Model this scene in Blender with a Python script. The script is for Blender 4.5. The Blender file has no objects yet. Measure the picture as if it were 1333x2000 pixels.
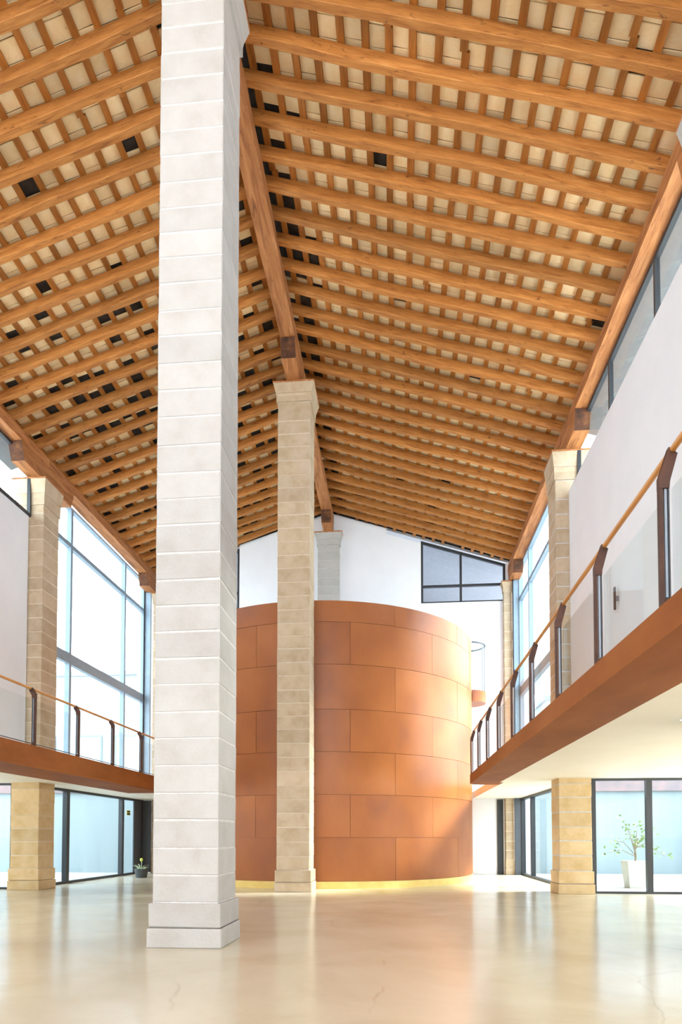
import bpy, math, random
from mathutils import Vector, Matrix

# ------------------------------------------------------------------ camera, sky, exposure
S = bpy.context.scene
COL = S.collection
rnd = random.Random(7)

F_PX, CY_PX, YAW, PITCH, EYE = 1265.69, 1591.39, 0.0887, 0.0352, 1.5
cam_d = bpy.data.cameras.new('camera')
cam_d.sensor_fit = 'HORIZONTAL'
cam_d.sensor_width = 36.0
cam_d.lens = F_PX / 1333 * 36.0
cam_d.shift_y = (CY_PX - 1000) / 1333
cam_d.clip_start, cam_d.clip_end = 0.05, 500
cam = bpy.data.objects.new('camera', cam_d)
cam.location = (0, 0, EYE)
cam.rotation_euler = (math.pi / 2 + PITCH, 0, YAW)
COL.objects.link(cam)
S.camera = cam

world = bpy.data.worlds.new('sky')
S.world = world
world.use_nodes = True
bg = world.node_tree.nodes['Background']
bg.inputs[0].default_value = (0.90, 0.95, 1.0, 1)      # even, bright overcast sky
bg.inputs[1].default_value = 4.2

sun_d = bpy.data.lights.new('hazy_sun', 'SUN')        # hazy sun, high on the side of the wide gallery
sun_d.energy = 9.0
sun_d.angle = math.radians(14)
sun_d.color = (1.0, 0.96, 0.90)
sun = bpy.data.objects.new('hazy_sun', sun_d)
sun.rotation_euler = Vector((-0.68, -0.13, -0.72)).to_track_quat('-Z', 'Y').to_euler()
COL.objects.link(sun)

S.view_settings.view_transform = 'Standard'
S.view_settings.look = 'None'
S.view_settings.gamma = 1.0
S.view_settings.use_curve_mapping = False
S.view_settings.exposure = 0.92
S.cycles.use_denoising = True
S.cycles.max_bounces = 12
S.cycles.diffuse_bounces = 7
S.cycles.glossy_bounces = 4
S.cycles.transparent_max_bounces = 24
S.cycles.caustics_reflective = False
S.cycles.caustics_refractive = False
S.cycles.sample_clamp_indirect = 12.0

# ------------------------------------------------------------------ layout (metres, camera over the origin, hall runs along +Y)
XC = -2.91                       # ridge line
Y1, Y2, Y3 = 8.66, 17.72, 26.74  # front faces of the column rows
YWALL = 27.0
YEND = -6.0                      # glazed end behind the camera is left open to the sky
ZCEIL, ZDECK = 3.09, 3.36        # gallery soffit / gallery floor
XR, XL = 2.105, -7.33            # gallery edges
SLOPE = 0.318
ALPHA = math.atan(SLOPE)
ZRIDGE = 15.23


def roof_z(x):
    return ZRIDGE - SLOPE * abs(x - XC)


def to_px(p):
    x, y, z = p[0], p[1], p[2] - EYE
    xc_ = x * math.cos(YAW) + y * math.sin(YAW)
    yc = -x * math.sin(YAW) + y * math.cos(YAW)
    y2 = yc * math.cos(PITCH) + z * math.sin(PITCH)
    z2 = -yc * math.sin(PITCH) + z * math.cos(PITCH)
    if y2 < 0.1:
        return (-9999, -9999)
    return (666.5 + F_PX * xc_ / y2, CY_PX - F_PX * z2 / y2)


# ------------------------------------------------------------------ materials
def new_mat(name):
    m = bpy.data.materials.new(name)
    m.use_nodes = True
    nt = m.node_tree
    nt.nodes.clear()
    out = nt.nodes.new('ShaderNodeOutputMaterial')
    return m, nt, out


def N(nt, kind, **inp):
    n = nt.nodes.new(kind)
    for k, v in inp.items():
        n.inputs[k.replace('_', ' ')].default_value = v
    return n


def ramp(nt, fac, stops):
    r = nt.nodes.new('ShaderNodeValToRGB')
    el = r.color_ramp.elements
    while len(el) > 1:
        el.remove(el[-1])
    el[0].position = stops[0][0]
    el[0].color = (*stops[0][1], 1)
    for p, c in stops[1:]:
        e = el.new(p)
        e.color = (*c, 1)
    nt.links.new(fac, r.inputs[0])
    return r.outputs[0]


def coords(nt, scale=(1, 1, 1), rand=True, kind='Object'):
    tc = nt.nodes.new('ShaderNodeTexCoord')
    mp = nt.nodes.new('ShaderNodeMapping')
    mp.inputs['Scale'].default_value = scale
    nt.links.new(tc.outputs[kind], mp.inputs['Vector'])
    if rand:
        oi = nt.nodes.new('ShaderNodeObjectInfo')
        mul = nt.nodes.new('ShaderNodeMath')
        mul.operation = 'MULTIPLY'
        mul.inputs[1].default_value = 53.0
        nt.links.new(oi.outputs['Random'], mul.inputs[0])
        cmb = nt.nodes.new('ShaderNodeCombineXYZ')
        for i in range(3):
            nt.links.new(mul.outputs[0], cmb.inputs[i])
        nt.links.new(cmb.outputs[0], mp.inputs['Location'])
    return mp.outputs[0]


def vary(nt, col, lo, hi, key='Random', hue=0.0):
    """brightness variation from object to object"""
    oi = nt.nodes.new('ShaderNodeObjectInfo')
    mr = nt.nodes.new('ShaderNodeMapRange')
    mr.inputs['To Min'].default_value = lo
    mr.inputs['To Max'].default_value = hi
    nt.links.new(oi.outputs['Random'], mr.inputs['Value'])
    hs = nt.nodes.new('ShaderNodeHueSaturation')
    nt.links.new(col, hs.inputs['Color'])
    nt.links.new(mr.outputs[0], hs.inputs['Value'])
    return hs.outputs[0]


def noise_mat(name, stops, scale=4.0, stretch=(1, 1, 1), detail=5.0, rough=0.7, bump=0.15, bscale=30.0,
              var=(0.9, 1.1), spec=0.3, distort=0.0, metal=0.0, rough2=None, knots=0.0):
    m, nt, out = new_mat(name)
    v = coords(nt, stretch)
    n = N(nt, 'ShaderNodeTexNoise', Scale=scale, Detail=detail, Roughness=0.6, Distortion=distort)
    nt.links.new(v, n.inputs['Vector'])
    c = ramp(nt, n.outputs[0], stops)
    if knots:       # dark knots and checks in the timber
        vk = coords(nt, (2.2, 6.5, 6.5) if stretch[0] < stretch[1] else (6.5, 2.2, 6.5))
        nk = N(nt, 'ShaderNodeTexNoise', Scale=1.5, Detail=3.0, Roughness=0.7, Distortion=1.2)
        nt.links.new(vk, nk.inputs['Vector'])
        fk = ramp(nt, nk.outputs[0], [(0.62, (0, 0, 0)), (0.72, (knots, knots, knots))])
        mk = nt.nodes.new('ShaderNodeMix')
        mk.data_type = 'RGBA'
        nt.links.new(fk, mk.inputs[0])
        nt.links.new(c, mk.inputs[6])
        mk.inputs[7].default_value = (0.07, 0.022, 0.008, 1)
        c = mk.outputs[2]
    c = vary(nt, c, *var)
    p = N(nt, 'ShaderNodeBsdfPrincipled', Roughness=rough, Metallic=metal)
    p.inputs['Specular IOR Level'].default_value = spec
    nt.links.new(c, p.inputs['Base Color'])
    if rough2 is not None:
        mr = nt.nodes.new('ShaderNodeMapRange')
        mr.inputs['To Min'].default_value = rough
        mr.inputs['To Max'].default_value = rough2
        nt.links.new(n.outputs[0], mr.inputs['Value'])
        nt.links.new(mr.outputs[0], p.inputs['Roughness'])
    if bump:
        n2 = N(nt, 'ShaderNodeTexNoise', Scale=bscale, Detail=4.0)
        nt.links.new(v, n2.inputs['Vector'])
        b = N(nt, 'ShaderNodeBump', Strength=bump, Distance=0.02)
        nt.links.new(n2.outputs[0], b.inputs['Height'])
        nt.links.new(b.outputs[0], p.inputs['Normal'])
    nt.links.new(p.outputs[0], out.inputs[0])
    return m


def flat_mat(name, col, rough=0.5, spec=0.4, metal=0.0):
    m, nt, out = new_mat(name)
    v = coords(nt)
    n = N(nt, 'ShaderNodeTexNoise', Scale=6.0, Detail=3.0)
    nt.links.new(v, n.inputs['Vector'])
    lo = tuple(c * 0.94 for c in col)
    hi = tuple(min(1, c * 1.04) for c in col)
    c = ramp(nt, n.outputs[0], [(0.3, lo), (0.7, hi)])
    p = N(nt, 'ShaderNodeBsdfPrincipled', Roughness=rough, Metallic=metal)
    p.inputs['Specular IOR Level'].default_value = spec
    nt.links.new(c, p.inputs['Base Color'])
    nt.links.new(p.outputs[0], out.inputs[0])
    return m


def glass_mat(name, tint, ior=1.35, gloss_rough=0.02):
    m, nt, out = new_mat(name)
    t = nt.nodes.new('ShaderNodeBsdfTransparent')
    t.inputs[0].default_value = (*tint, 1)
    g = nt.nodes.new('ShaderNodeBsdfGlossy')
    g.inputs['Roughness'].default_value = gloss_rough
    # Schlick reflectance of a thin pane, the same from both sides
    lw = nt.nodes.new('ShaderNodeLayerWeight')
    lw.inputs['Blend'].default_value = 0.5
    pw = nt.nodes.new('ShaderNodeMath')
    pw.operation = 'POWER'
    pw.inputs[1].default_value = 5.0
    nt.links.new(lw.outputs['Facing'], pw.inputs[0])
    r0 = ((ior - 1) / (ior + 1)) ** 2
    ma = nt.nodes.new('ShaderNodeMath')
    ma.operation = 'MULTIPLY_ADD'
    ma.inputs[1].default_value = 0.5
    ma.inputs[2].default_value = r0
    nt.links.new(pw.outputs[0], ma.inputs[0])
    mx = nt.nodes.new('ShaderNodeMixShader')
    nt.links.new(ma.outputs[0], mx.inputs[0])
    nt.links.new(t.outputs[0], mx.inputs[1])
    nt.links.new(g.outputs[0], mx.inputs[2])
    nt.links.new(mx.outputs[0], out.inputs[0])
    return m


M = {}
M['stone_pale'] = noise_mat('limestone_pale', [(0.25, (0.375, 0.36, 0.33)), (0.5, (0.42, 0.41, 0.392)), (0.75, (0.45, 0.444, 0.43))],
                            scale=2.2, rough=0.85, bump=0.35, bscale=22, var=(0.95, 1.04), spec=0.2)
M['stone_warm'] = noise_mat('limestone_warm', [(0.25, (0.40, 0.30, 0.19)), (0.5, (0.48, 0.38, 0.265)), (0.78, (0.53, 0.44, 0.335))],
                            scale=2.6, rough=0.85, bump=0.35, bscale=22, var=(0.90, 1.06), spec=0.2)
M['stone_gold'] = noise_mat('limestone_gold', [(0.25, (0.52, 0.37, 0.18)), (0.5, (0.62, 0.47, 0.27)), (0.78, (0.67, 0.55, 0.36))],
                            scale=2.6, rough=0.85, bump=0.35, bscale=22, var=(0.90, 1.06), spec=0.2)
M['mortar'] = noise_mat('lime_mortar', [(0.3, (0.44, 0.43, 0.415)), (0.7, (0.57, 0.56, 0.545))], scale=9, rough=0.9, bump=0.4, bscale=40)
M['mortar_warm'] = noise_mat('lime_mortar_warm', [(0.3, (0.54, 0.46, 0.35)), (0.7, (0.64, 0.57, 0.46))], scale=9, rough=0.9, bump=0.4, bscale=40)
M['rafter'] = noise_mat('rafter_wood', [(0.22, (0.14, 0.045, 0.011)), (0.38, (0.35, 0.13, 0.028)), (0.60, (0.47, 0.195, 0.048)), (0.85, (0.60, 0.30, 0.10))],
                        scale=3.2, stretch=(0.55, 5.0, 5.0), rough=0.6, bump=0.35, bscale=9, var=(0.82, 1.14), distort=0.6, knots=0.75)
M['beam'] = noise_mat('beam_wood', [(0.25, (0.14, 0.05, 0.02)), (0.45, (0.34, 0.13, 0.042)), (0.62, (0.45, 0.19, 0.068)), (0.85, (0.55, 0.29, 0.13))],
                      scale=2.2, stretch=(4.5, 0.45, 4.5), rough=0.6, bump=0.5, bscale=9, var=(0.9, 1.1), distort=0.9, knots=0.7)
M['end_grain'] = noise_mat('end_grain', [(0.3, (0.02, 0.008, 0.004)), (0.55, (0.09, 0.03, 0.01)), (0.8, (0.22, 0.09, 0.025))], scale=5, rough=0.7)
M['batten'] = noise_mat('batten_wood', [(0.25, (0.22, 0.075, 0.014)), (0.5, (0.37, 0.135, 0.024)), (0.8, (0.47, 0.195, 0.042))],
                        scale=3.0, stretch=(5, 0.6, 5), rough=0.6, bump=0.25, bscale=10, var=(0.75, 1.15))
M['tile'] = noise_mat('clay_tile', [(0.2, (0.55, 0.39, 0.21)), (0.33, (0.90, 0.68, 0.37)), (0.55, (0.95, 0.765, 0.46)), (0.8, (0.95, 0.82, 0.58))],
                      scale=3.5, rough=0.85, bump=0.3, bscale=25, var=(0.78, 1.08), distort=0.4)
M['underlay'] = noise_mat('roof_underlay', [(0.3, (0.02, 0.018, 0.016)), (0.7, (0.06, 0.05, 0.045))], scale=5, rough=0.9)
M['rooftile'] = noise_mat('roof_top', [(0.3, (0.30, 0.16, 0.10)), (0.7, (0.45, 0.27, 0.18))], scale=5, rough=0.9)
M['white'] = noise_mat('white_plaster', [(0.3, (0.735, 0.76, 0.815)), (0.7, (0.775, 0.80, 0.85))], scale=1.2, rough=0.7, bump=0.03, var=(1, 1))
M['cream'] = noise_mat('cream_soffit', [(0.3, (0.80, 0.775, 0.70)), (0.7, (0.84, 0.815, 0.75))], scale=1.2, rough=0.6, bump=0.0, var=(1, 1))
M['dark'] = flat_mat('dark_steel', (0.028, 0.031, 0.036), 0.4)
M['blue_alu'] = flat_mat('grey_blue_frame', (0.22, 0.30, 0.38), 0.4)
M['slate'] = flat_mat('slate_panel', (0.075, 0.085, 0.10), 0.5)
M['glass'] = glass_mat('window_glass', (0.91, 0.97, 0.99), 1.15)
M['rail_glass'] = glass_mat('rail_glass', (0.95, 0.98, 0.975), 1.42)
M['grey_glass'] = glass_mat('grey_glass', (0.75, 0.78, 0.82), 1.4)
M['handrail'] = noise_mat('handrail_wood', [(0.3, (0.48, 0.19, 0.04)), (0.7, (0.66, 0.31, 0.08))], scale=4, stretch=(6, 0.6, 6), rough=0.35, bump=0.05, spec=0.5)
M['post'] = noise_mat('post_steel', [(0.3, (0.045, 0.018, 0.011)), (0.7, (0.085, 0.033, 0.017))], scale=8, rough=0.5, bump=0.05)
M['post_grey'] = flat_mat('post_grey_bar', (0.20, 0.22, 0.25), 0.35, 0.5, 0.6)
M['plinth'] = noise_mat('plinth_yellow_light', [(0.3, (0.62, 0.45, 0.13)), (0.7, (0.72, 0.56, 0.20))], scale=3, rough=0.6, bump=0.05)  # glow of the lit strip at the drum's foot put into this yellow
M['pot_cream'] = flat_mat('cream_pot', (0.55, 0.52, 0.45), 0.7)
M['pot_dark'] = flat_mat('charcoal_pot', (0.05, 0.06, 0.065), 0.6)
M['bark'] = flat_mat('bark', (0.22, 0.17, 0.11), 0.8)
M['leaf'] = noise_mat('leaf', [(0.3, (0.10, 0.20, 0.05)), (0.7, (0.30, 0.42, 0.12))], scale=30, rough=0.5, bump=0)
M['leaf_pale'] = noise_mat('leaf_pale', [(0.3, (0.42, 0.55, 0.40)), (0.7, (0.62, 0.72, 0.55))], scale=20, rough=0.5, bump=0)
M['lime'] = flat_mat('lime_bloom', (0.55, 0.65, 0.10), 0.5)
M['yellow'] = flat_mat('yellow_plate', (0.75, 0.72, 0.08), 0.5)
M['black'] = flat_mat('black_print', (0.02, 0.02, 0.02), 0.5)
M['patio'] = noise_mat('patio_paving', [(0.3, (0.40, 0.40, 0.38)), (0.7, (0.48, 0.48, 0.46))], scale=1.5, rough=0.8, bump=0.1)
M['patio_wall'] = noise_mat('patio_wall', [(0.3, (0.235, 0.29, 0.31)), (0.7, (0.28, 0.335, 0.35))], scale=0.6, stretch=(3, 3, 0.2), rough=0.6, bump=0)
M['rose'] = noise_mat('rose_band', [(0.3, (0.16, 0.14, 0.15)), (0.7, (0.26, 0.18, 0.175))], scale=2, rough=0.8, bump=0)
M['far_white'] = noise_mat('far_render', [(0.3, (0.30, 0.33, 0.36)), (0.7, (0.36, 0.39, 0.42))], scale=0.5, rough=0.8, bump=0)
M['far_frame'] = flat_mat('far_frame', (0.20, 0.25, 0.31), 0.5)
M['ground'] = noise_mat('outside_ground_bounce', [(0.3, (0.70, 0.68, 0.64)), (0.7, (0.78, 0.76, 0.72))], scale=0.4, rough=0.9, bump=0)  # outer ground brightened to bounce light onto rafters and walls
M['soffit_grey'] = flat_mat('grey_eaves_board', (0.14, 0.15, 0.16), 0.8)
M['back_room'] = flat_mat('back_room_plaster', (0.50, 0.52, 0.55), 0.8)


def corten(name, lo=1.0):
    m, nt, out = new_mat(name)
    v = coords(nt, (0.5, 0.5, 0.35))
    n = N(nt, 'ShaderNodeTexNoise', Scale=1.6, Detail=4.0, Roughness=0.5)
    nt.links.new(v, n.inputs['Vector'])
    v2 = coords(nt, (7, 7, 0.5))
    n2 = N(nt, 'ShaderNodeTexNoise', Scale=5.0, Detail=5.0, Roughness=0.65)
    nt.links.new(v2, n2.inputs['Vector'])
    mixf = nt.nodes.new('ShaderNodeMath')
    mixf.operation = 'MULTIPLY_ADD'
    mixf.inputs[1].default_value = 0.16
    nt.links.new(n2.outputs[0], mixf.inputs[0])
    nt.links.new(n.outputs[0], mixf.inputs[2])
    c = ramp(nt, mixf.outputs[0], [(0.28, (0.225 * lo, 0.068 * lo, 0.026 * lo)), (0.52, (0.30 * lo, 0.092 * lo, 0.020 * lo)),
                                   (0.72, (0.345 * lo, 0.112 * lo, 0.025 * lo)), (0.88, (0.37 * lo, 0.130 * lo, 0.040 * lo))])
    c = vary(nt, c, 0.97, 1.03)
    p = N(nt, 'ShaderNodeBsdfPrincipled', Roughness=0.38)
    p.inputs['Specular IOR Level'].default_value = 0.35
    nt.links.new(c, p.inputs['Base Color'])
    b = N(nt, 'ShaderNodeBump', Strength=0.06, Distance=0.01)
    nt.links.new(n2.outputs[0], b.inputs['Height'])
    nt.links.new(b.outputs[0], p.inputs['Normal'])
    nt.links.new(p.outputs[0], out.inputs[0])
    return m


M['corten'] = corten('weathering_steel')
M['edge_steel'] = noise_mat('rust_brown_edge_steel', [(0.3, (0.20, 0.062, 0.016)), (0.55, (0.27, 0.088, 0.022)), (0.8, (0.32, 0.112, 0.032))], scale=1.2, stretch=(1, 0.4, 1), rough=0.65, bump=0.03, spec=0.12, var=(1, 1))
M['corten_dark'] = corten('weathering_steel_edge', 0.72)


def floor_mat():
    m, nt, out = new_mat('polished_floor')
    v = coords(nt, (1, 1, 1), rand=False)
    n = N(nt, 'ShaderNodeTexNoise', Scale=0.45, Detail=6.0, Roughness=0.6, Distortion=0.5)
    nt.links.new(v, n.inputs['Vector'])
    c = ramp(nt, n.outputs[0], [(0.25, (0.46, 0.41, 0.29)), (0.5, (0.55, 0.50, 0.38)), (0.75, (0.60, 0.56, 0.45))])
    # hairline cracks
    nd = N(nt, 'ShaderNodeTexNoise', Scale=1.3, Detail=5.0)
    nt.links.new(v, nd.inputs['Vector'])
    mixv = nt.nodes.new('ShaderNodeMix')
    mixv.data_type = 'VECTOR'
    mixv.inputs[0].default_value = 0.22
    nt.links.new(v, mixv.inputs[4])
    nt.links.new(nd.outputs[1], mixv.inputs[5])
    vo = nt.nodes.new('ShaderNodeTexVoronoi')
    vo.feature = 'DISTANCE_TO_EDGE'
    vo.inputs['Scale'].default_value = 0.42
    nt.links.new(mixv.outputs[1], vo.inputs['Vector'])
    n3 = N(nt, 'ShaderNodeTexNoise', Scale=0.6, Detail=2.0)
    nt.links.new(v, n3.inputs['Vector'])
    line = ramp(nt, vo.outputs[0], [(0.0, (1, 1, 1)), (0.006, (0, 0, 0))])
    msk = ramp(nt, n3.outputs[0], [(0.50, (0, 0, 0)), (0.60, (0.28, 0.28, 0.28))])
    ml = nt.nodes.new('ShaderNodeMath')
    ml.operation = 'MULTIPLY'
    nt.links.new(line, ml.inputs[0])
    nt.links.new(msk, ml.inputs[1])
    mc = nt.nodes.new('ShaderNodeMix')
    mc.data_type = 'RGBA'
    nt.links.new(ml.outputs[0], mc.inputs[0])
    nt.links.new(c, mc.inputs[6])
    mc.inputs[7].default_value = (0.25, 0.19, 0.11, 1)
    p = N(nt, 'ShaderNodeBsdfPrincipled', Roughness=0.2)
    p.inputs['Specular IOR Level'].default_value = 0.5
    mr = nt.nodes.new('ShaderNodeMapRange')
    mr.inputs['To Min'].default_value = 0.10
    mr.inputs['To Max'].default_value = 0.26
    nt.links.new(nd.outputs[0], mr.inputs['Value'])
    nt.links.new(mr.outputs[0], p.inputs['Roughness'])
    nt.links.new(mc.outputs[2], p.inputs['Base Color'])
    nt.links.new(p.outputs[0], out.inputs[0])
    return m


M['floor'] = floor_mat()


def lamp_mat():
    m, nt, out = new_mat('downlight_lens')
    e = nt.nodes.new('ShaderNodeEmission')
    e.inputs[0].default_value = (1.0, 0.86, 0.62, 1)
    e.inputs[1].default_value = 12.0
    nt.links.new(e.outputs[0], out.inputs[0])
    return m


M['lamp'] = lamp_mat()


# ------------------------------------------------------------------ mesh helpers
class MB:
    def __init__(s):
        s.v, s.f = [], []

    def add(s, verts, faces):
        o = len(s.v)
        s.v += [tuple(p) for p in verts]
        s.f += [tuple(i + o for i in f) for f in faces]
        return s

    def box(s, x0, x1, y0, y1, z0, z1):
        v = [(x, y, z) for z in (z0, z1) for y in (y0, y1) for x in (x0, x1)]
        f = [(0, 2, 3, 1), (4, 5, 7, 6), (0, 1, 5, 4), (2, 6, 7, 3), (0, 4, 6, 2), (1, 3, 7, 5)]
        return s.add(v, f)

    def bevel_box(s, x0, x1, y0, y1, z0, z1, b=0.01, jit=0.0):
        """a box with one-segment chamfers on every edge (44 triangles)"""
        xs, ys, zs = (x0, x1), (y0, y1), (z0, z1)
        V, idx = [], {}
        for i in (0, 1):
            for j in (0, 1):
                for k in (0, 1):
                    sx, sy, sz = (1, -1)[i], (1, -1)[j], (1, -1)[k]
                    bb = b * (1 + rnd.uniform(-jit, jit))
                    c = (xs[i], ys[j], zs[k])
                    idx[i, j, k, 'x'] = len(V)
                    V.append((c[0], c[1] + sy * bb, c[2] + sz * bb))
                    idx[i, j, k, 'y'] = len(V)
                    V.append((c[0] + sx * bb, c[1], c[2] + sz * bb))
                    idx[i, j, k, 'z'] = len(V)
                    V.append((c[0] + sx * bb, c[1] + sy * bb, c[2]))
        F = []
        for i in (0, 1):
            q = [idx[i, a, c, 'x'] for a, c in ((0, 0), (1, 0), (1, 1), (0, 1))]
            F.append(q if i else q[::-1])
            q = [idx[a, i, c, 'y'] for a, c in ((0, 0), (1, 0), (1, 1), (0, 1))]
            F.append(q[::-1] if i else q)
            q = [idx[a, c, i, 'z'] for a, c in ((0, 0), (1, 0), (1, 1), (0, 1))]
            F.append(q if i else q[::-1])
        for a in (0, 1):
            for c in (0, 1):
                F.append((idx[a, c, 0, 'x'], idx[a, c, 1, 'x'], idx[a, c, 1, 'y'], idx[a, c, 0, 'y']))
                F.append((idx[a, 0, c, 'x'], idx[a, 1, c, 'x'], idx[a, 1, c, 'z'], idx[a, 0, c, 'z']))
                F.append((idx[0, a, c, 'y'], idx[1, a, c, 'y'], idx[1, a, c, 'z'], idx[0, a, c, 'z']))
                for k in (0, 1):
                    F.append((idx[a, c, k, 'x'], idx[a, c, k, 'y'], idx[a, c, k, 'z']))
        return s.add(V, F)

    def prism(s, poly, axis, a0, a1):
        """polygon in the two other axes, extruded along axis from a0 to a1"""
        n = len(poly)

        def P(p, a):
            return {'x': (a, p[0], p[1]), 'y': (p[0], a, p[1]), 'z': (p[0], p[1], a)}[axis]
        v = [P(p, a0) for p in poly] + [P(p, a1) for p in poly]
        f = [tuple(range(n))[::-1], tuple(range(n, 2 * n))]
        f += [(i, (i + 1) % n, n + (i + 1) % n, n + i) for i in range(n)]
        return s.add(v, f)

    def tube(s, pts, r, seg=8):
        pts = [Vector(p) for p in pts]
        rs = r if isinstance(r, (list, tuple)) else [r] * len(pts)
        rings = []
        up = Vector((0, 0, 1))
        for i, p in enumerate(pts):
            d = (pts[min(i + 1, len(pts) - 1)] - pts[max(i - 1, 0)]).normalized()
            a = d.cross(up if abs(d.z) < 0.95 else Vector((1, 0, 0))).normalized()
            b = d.cross(a)
            rings.append([p + (a * math.cos(t) + b * math.sin(t)) * rs[i] for t in [2 * math.pi * k / seg for k in range(seg)]])
        v = [q for rr in rings for q in rr]
        f = []
        for i in range(len(pts) - 1):
            for k in range(seg):
                f.append((i * seg + k, i * seg + (k + 1) % seg, (i + 1) * seg + (k + 1) % seg, (i + 1) * seg + k))
        f.append(tuple(range(seg))[::-1])
        f.append(tuple((len(pts) - 1) * seg + k for k in range(seg)))
        return s.add(v, f)

    def lathe(s, prof, cx=0, cy=0, seg=20):
        v, f = [], []
        for r_, z in prof:
            v += [(cx + r_ * math.cos(2 * math.pi * k / seg), cy + r_ * math.sin(2 * math.pi * k / seg), z) for k in range(seg)]
        for i in range(len(prof) - 1):
            for k in range(seg):
                f.append((i * seg + k, i * seg + (k + 1) % seg, (i + 1) * seg + (k + 1) % seg, (i + 1) * seg + k))
        return s.add(v, f)

    def mesh(s, name):
        import bmesh
        me = bpy.data.meshes.new(name)
        me.from_pydata(s.v, [], s.f)
        bm = bmesh.new()
        bm.from_mesh(me)
        bmesh.ops.recalc_face_normals(bm, faces=bm.faces)
        bm.to_mesh(me)
        bm.free()
        return me

    def build(s, name, mat, parent=None, loc=(0, 0, 0), rot=(0, 0, 0), smooth=False):
        return link(name, s.mesh(name), mat, parent, loc, rot, smooth)


def link(name, me, mat, parent=None, loc=(0, 0, 0), rot=(0, 0, 0), smooth=False):
    if not me.materials:
        me.materials.append(M[mat])
        if smooth:
            for p in me.polygons:
                p.use_smooth = True
            me.set_sharp_from_angle(angle=math.radians(40))
    o = bpy.data.objects.new(name, me)
    o.location, o.rotation_euler = loc, rot
    if parent:
        o.parent = parent
    COL.objects.link(o)
    return o


def thing(name, label, cat, loc=(0, 0, 0), rot=(0, 0, 0), group=None):
    o = bpy.data.objects.new(name, None)
    o.empty_display_size = 0.2
    o.location, o.rotation_euler = loc, rot
    COL.objects.link(o)
    return tag(o, label, cat, group)


def tag(o, label, cat, group=None):
    o['label'], o['category'] = label, cat
    if group:
        o['group'] = group
    return o


def structure(name, loc=(0, 0, 0), rot=(0, 0, 0)):
    o = bpy.data.objects.new(name, None)
    o.empty_display_size = 0.2
    o.location, o.rotation_euler = loc, rot
    COL.objects.link(o)
    o['kind'] = 'structure'
    return o


def struct_mesh(name, mb, mat):
    o = mb.build(name, mat)
    o['kind'] = 'structure'
    return o


# ------------------------------------------------------------------ floor, ground, walls
fl = MB()
fl.box(-10.95, 5.05, YEND, YWALL, -0.06, 0)
fl.box(5.05, 9.6, YEND, 18.06, -0.06, 0)
fl.box(-16.0, -10.95, YEND, 18.06, -0.06, 0)
struct_mesh('floor', fl, 'floor')
struct_mesh('ground', MB().box(-70, 70, -60, 90, -0.30, -0.10), 'ground')
pf = MB()
pf.box(5.05, 16.0, 18.06, 30, -0.10, -0.02)
pf.box(-22.0, -10.95, 18.06, 30, -0.10, -0.02)
struct_mesh('floor', pf, 'patio')

# back wall with the two gable windows left open
WZ0 = 11.30
GX0, GX1 = 0.97, 4.45                    # right gable window
HX1, HX0 = 2 * XC - GX0, 2 * XC - GX1    # left gable window
wb = MB()
wb.prism([(-11.3, 0), (5.45, 0), (5.45, WZ0), (-11.3, WZ0)], 'y', YWALL, YWALL + 0.3)
wb.prism([(HX1, WZ0), (-0.47, WZ0), (-0.47, roof_z(-0.47) + 0.1), (XC, ZRIDGE + 0.1), (HX1, roof_z(HX1) + 0.1)], 'y', YWALL, YWALL + 0.3)
wb.prism([(-0.47, WZ0), (GX0, WZ0), (GX0, roof_z(GX0) - 0.12), (-0.47, roof_z(-0.47) - 0.12)], 'y', YWALL + 0.03, YWALL + 0.3)
wb.prism([(GX1, WZ0), (5.45, WZ0), (5.45, roof_z(5.45)), (GX1, roof_z(GX1))], 'y', YWALL, YWALL + 0.3)
wb.prism([(-11.3, WZ0), (HX0, WZ0), (HX0, roof_z(HX0)), (-11.3, roof_z(-11.3))], 'y', YWALL, YWALL + 0.3)
struct_mesh('wall_back', wb, 'white')

# added unseen wall behind the camera: blocks low light, open to the sky above
struct_mesh('wall_front_light_block', MB().box(-10.7, 4.6, YEND - .2, YEND - .01, 0, 4.8), 'white')

# loft behind the gable windows: plain dim plaster room under the same roof
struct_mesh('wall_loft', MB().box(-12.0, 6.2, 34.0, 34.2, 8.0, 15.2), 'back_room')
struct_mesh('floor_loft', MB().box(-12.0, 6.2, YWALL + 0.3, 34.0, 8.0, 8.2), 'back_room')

# white infill walls of the side bays above the galleries
WTOP = 10.86
struct_mesh('wall_right', MB().box(4.62, 4.98, YEND, 17.70, ZDECK + 0.01, WTOP), 'white')
struct_mesh('wall_right_light_sill', MB().box(9.6, 9.8, YEND, 18.1, 0.0, 1.5), 'white')  # unseen outer wall, sill height set to let sky light under the gallery
struct_mesh('wall_left_light_sill', MB().box(-16.2, -16.0, YEND, 18.1, 0.0, 1.5), 'white')  # same on the narrow side: unseen, kept low for the light
struct_mesh('wall_left', MB().box(-11.08, -10.72, YEND, 17.70, ZDECK + 0.01, WTOP), 'white')


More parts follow.
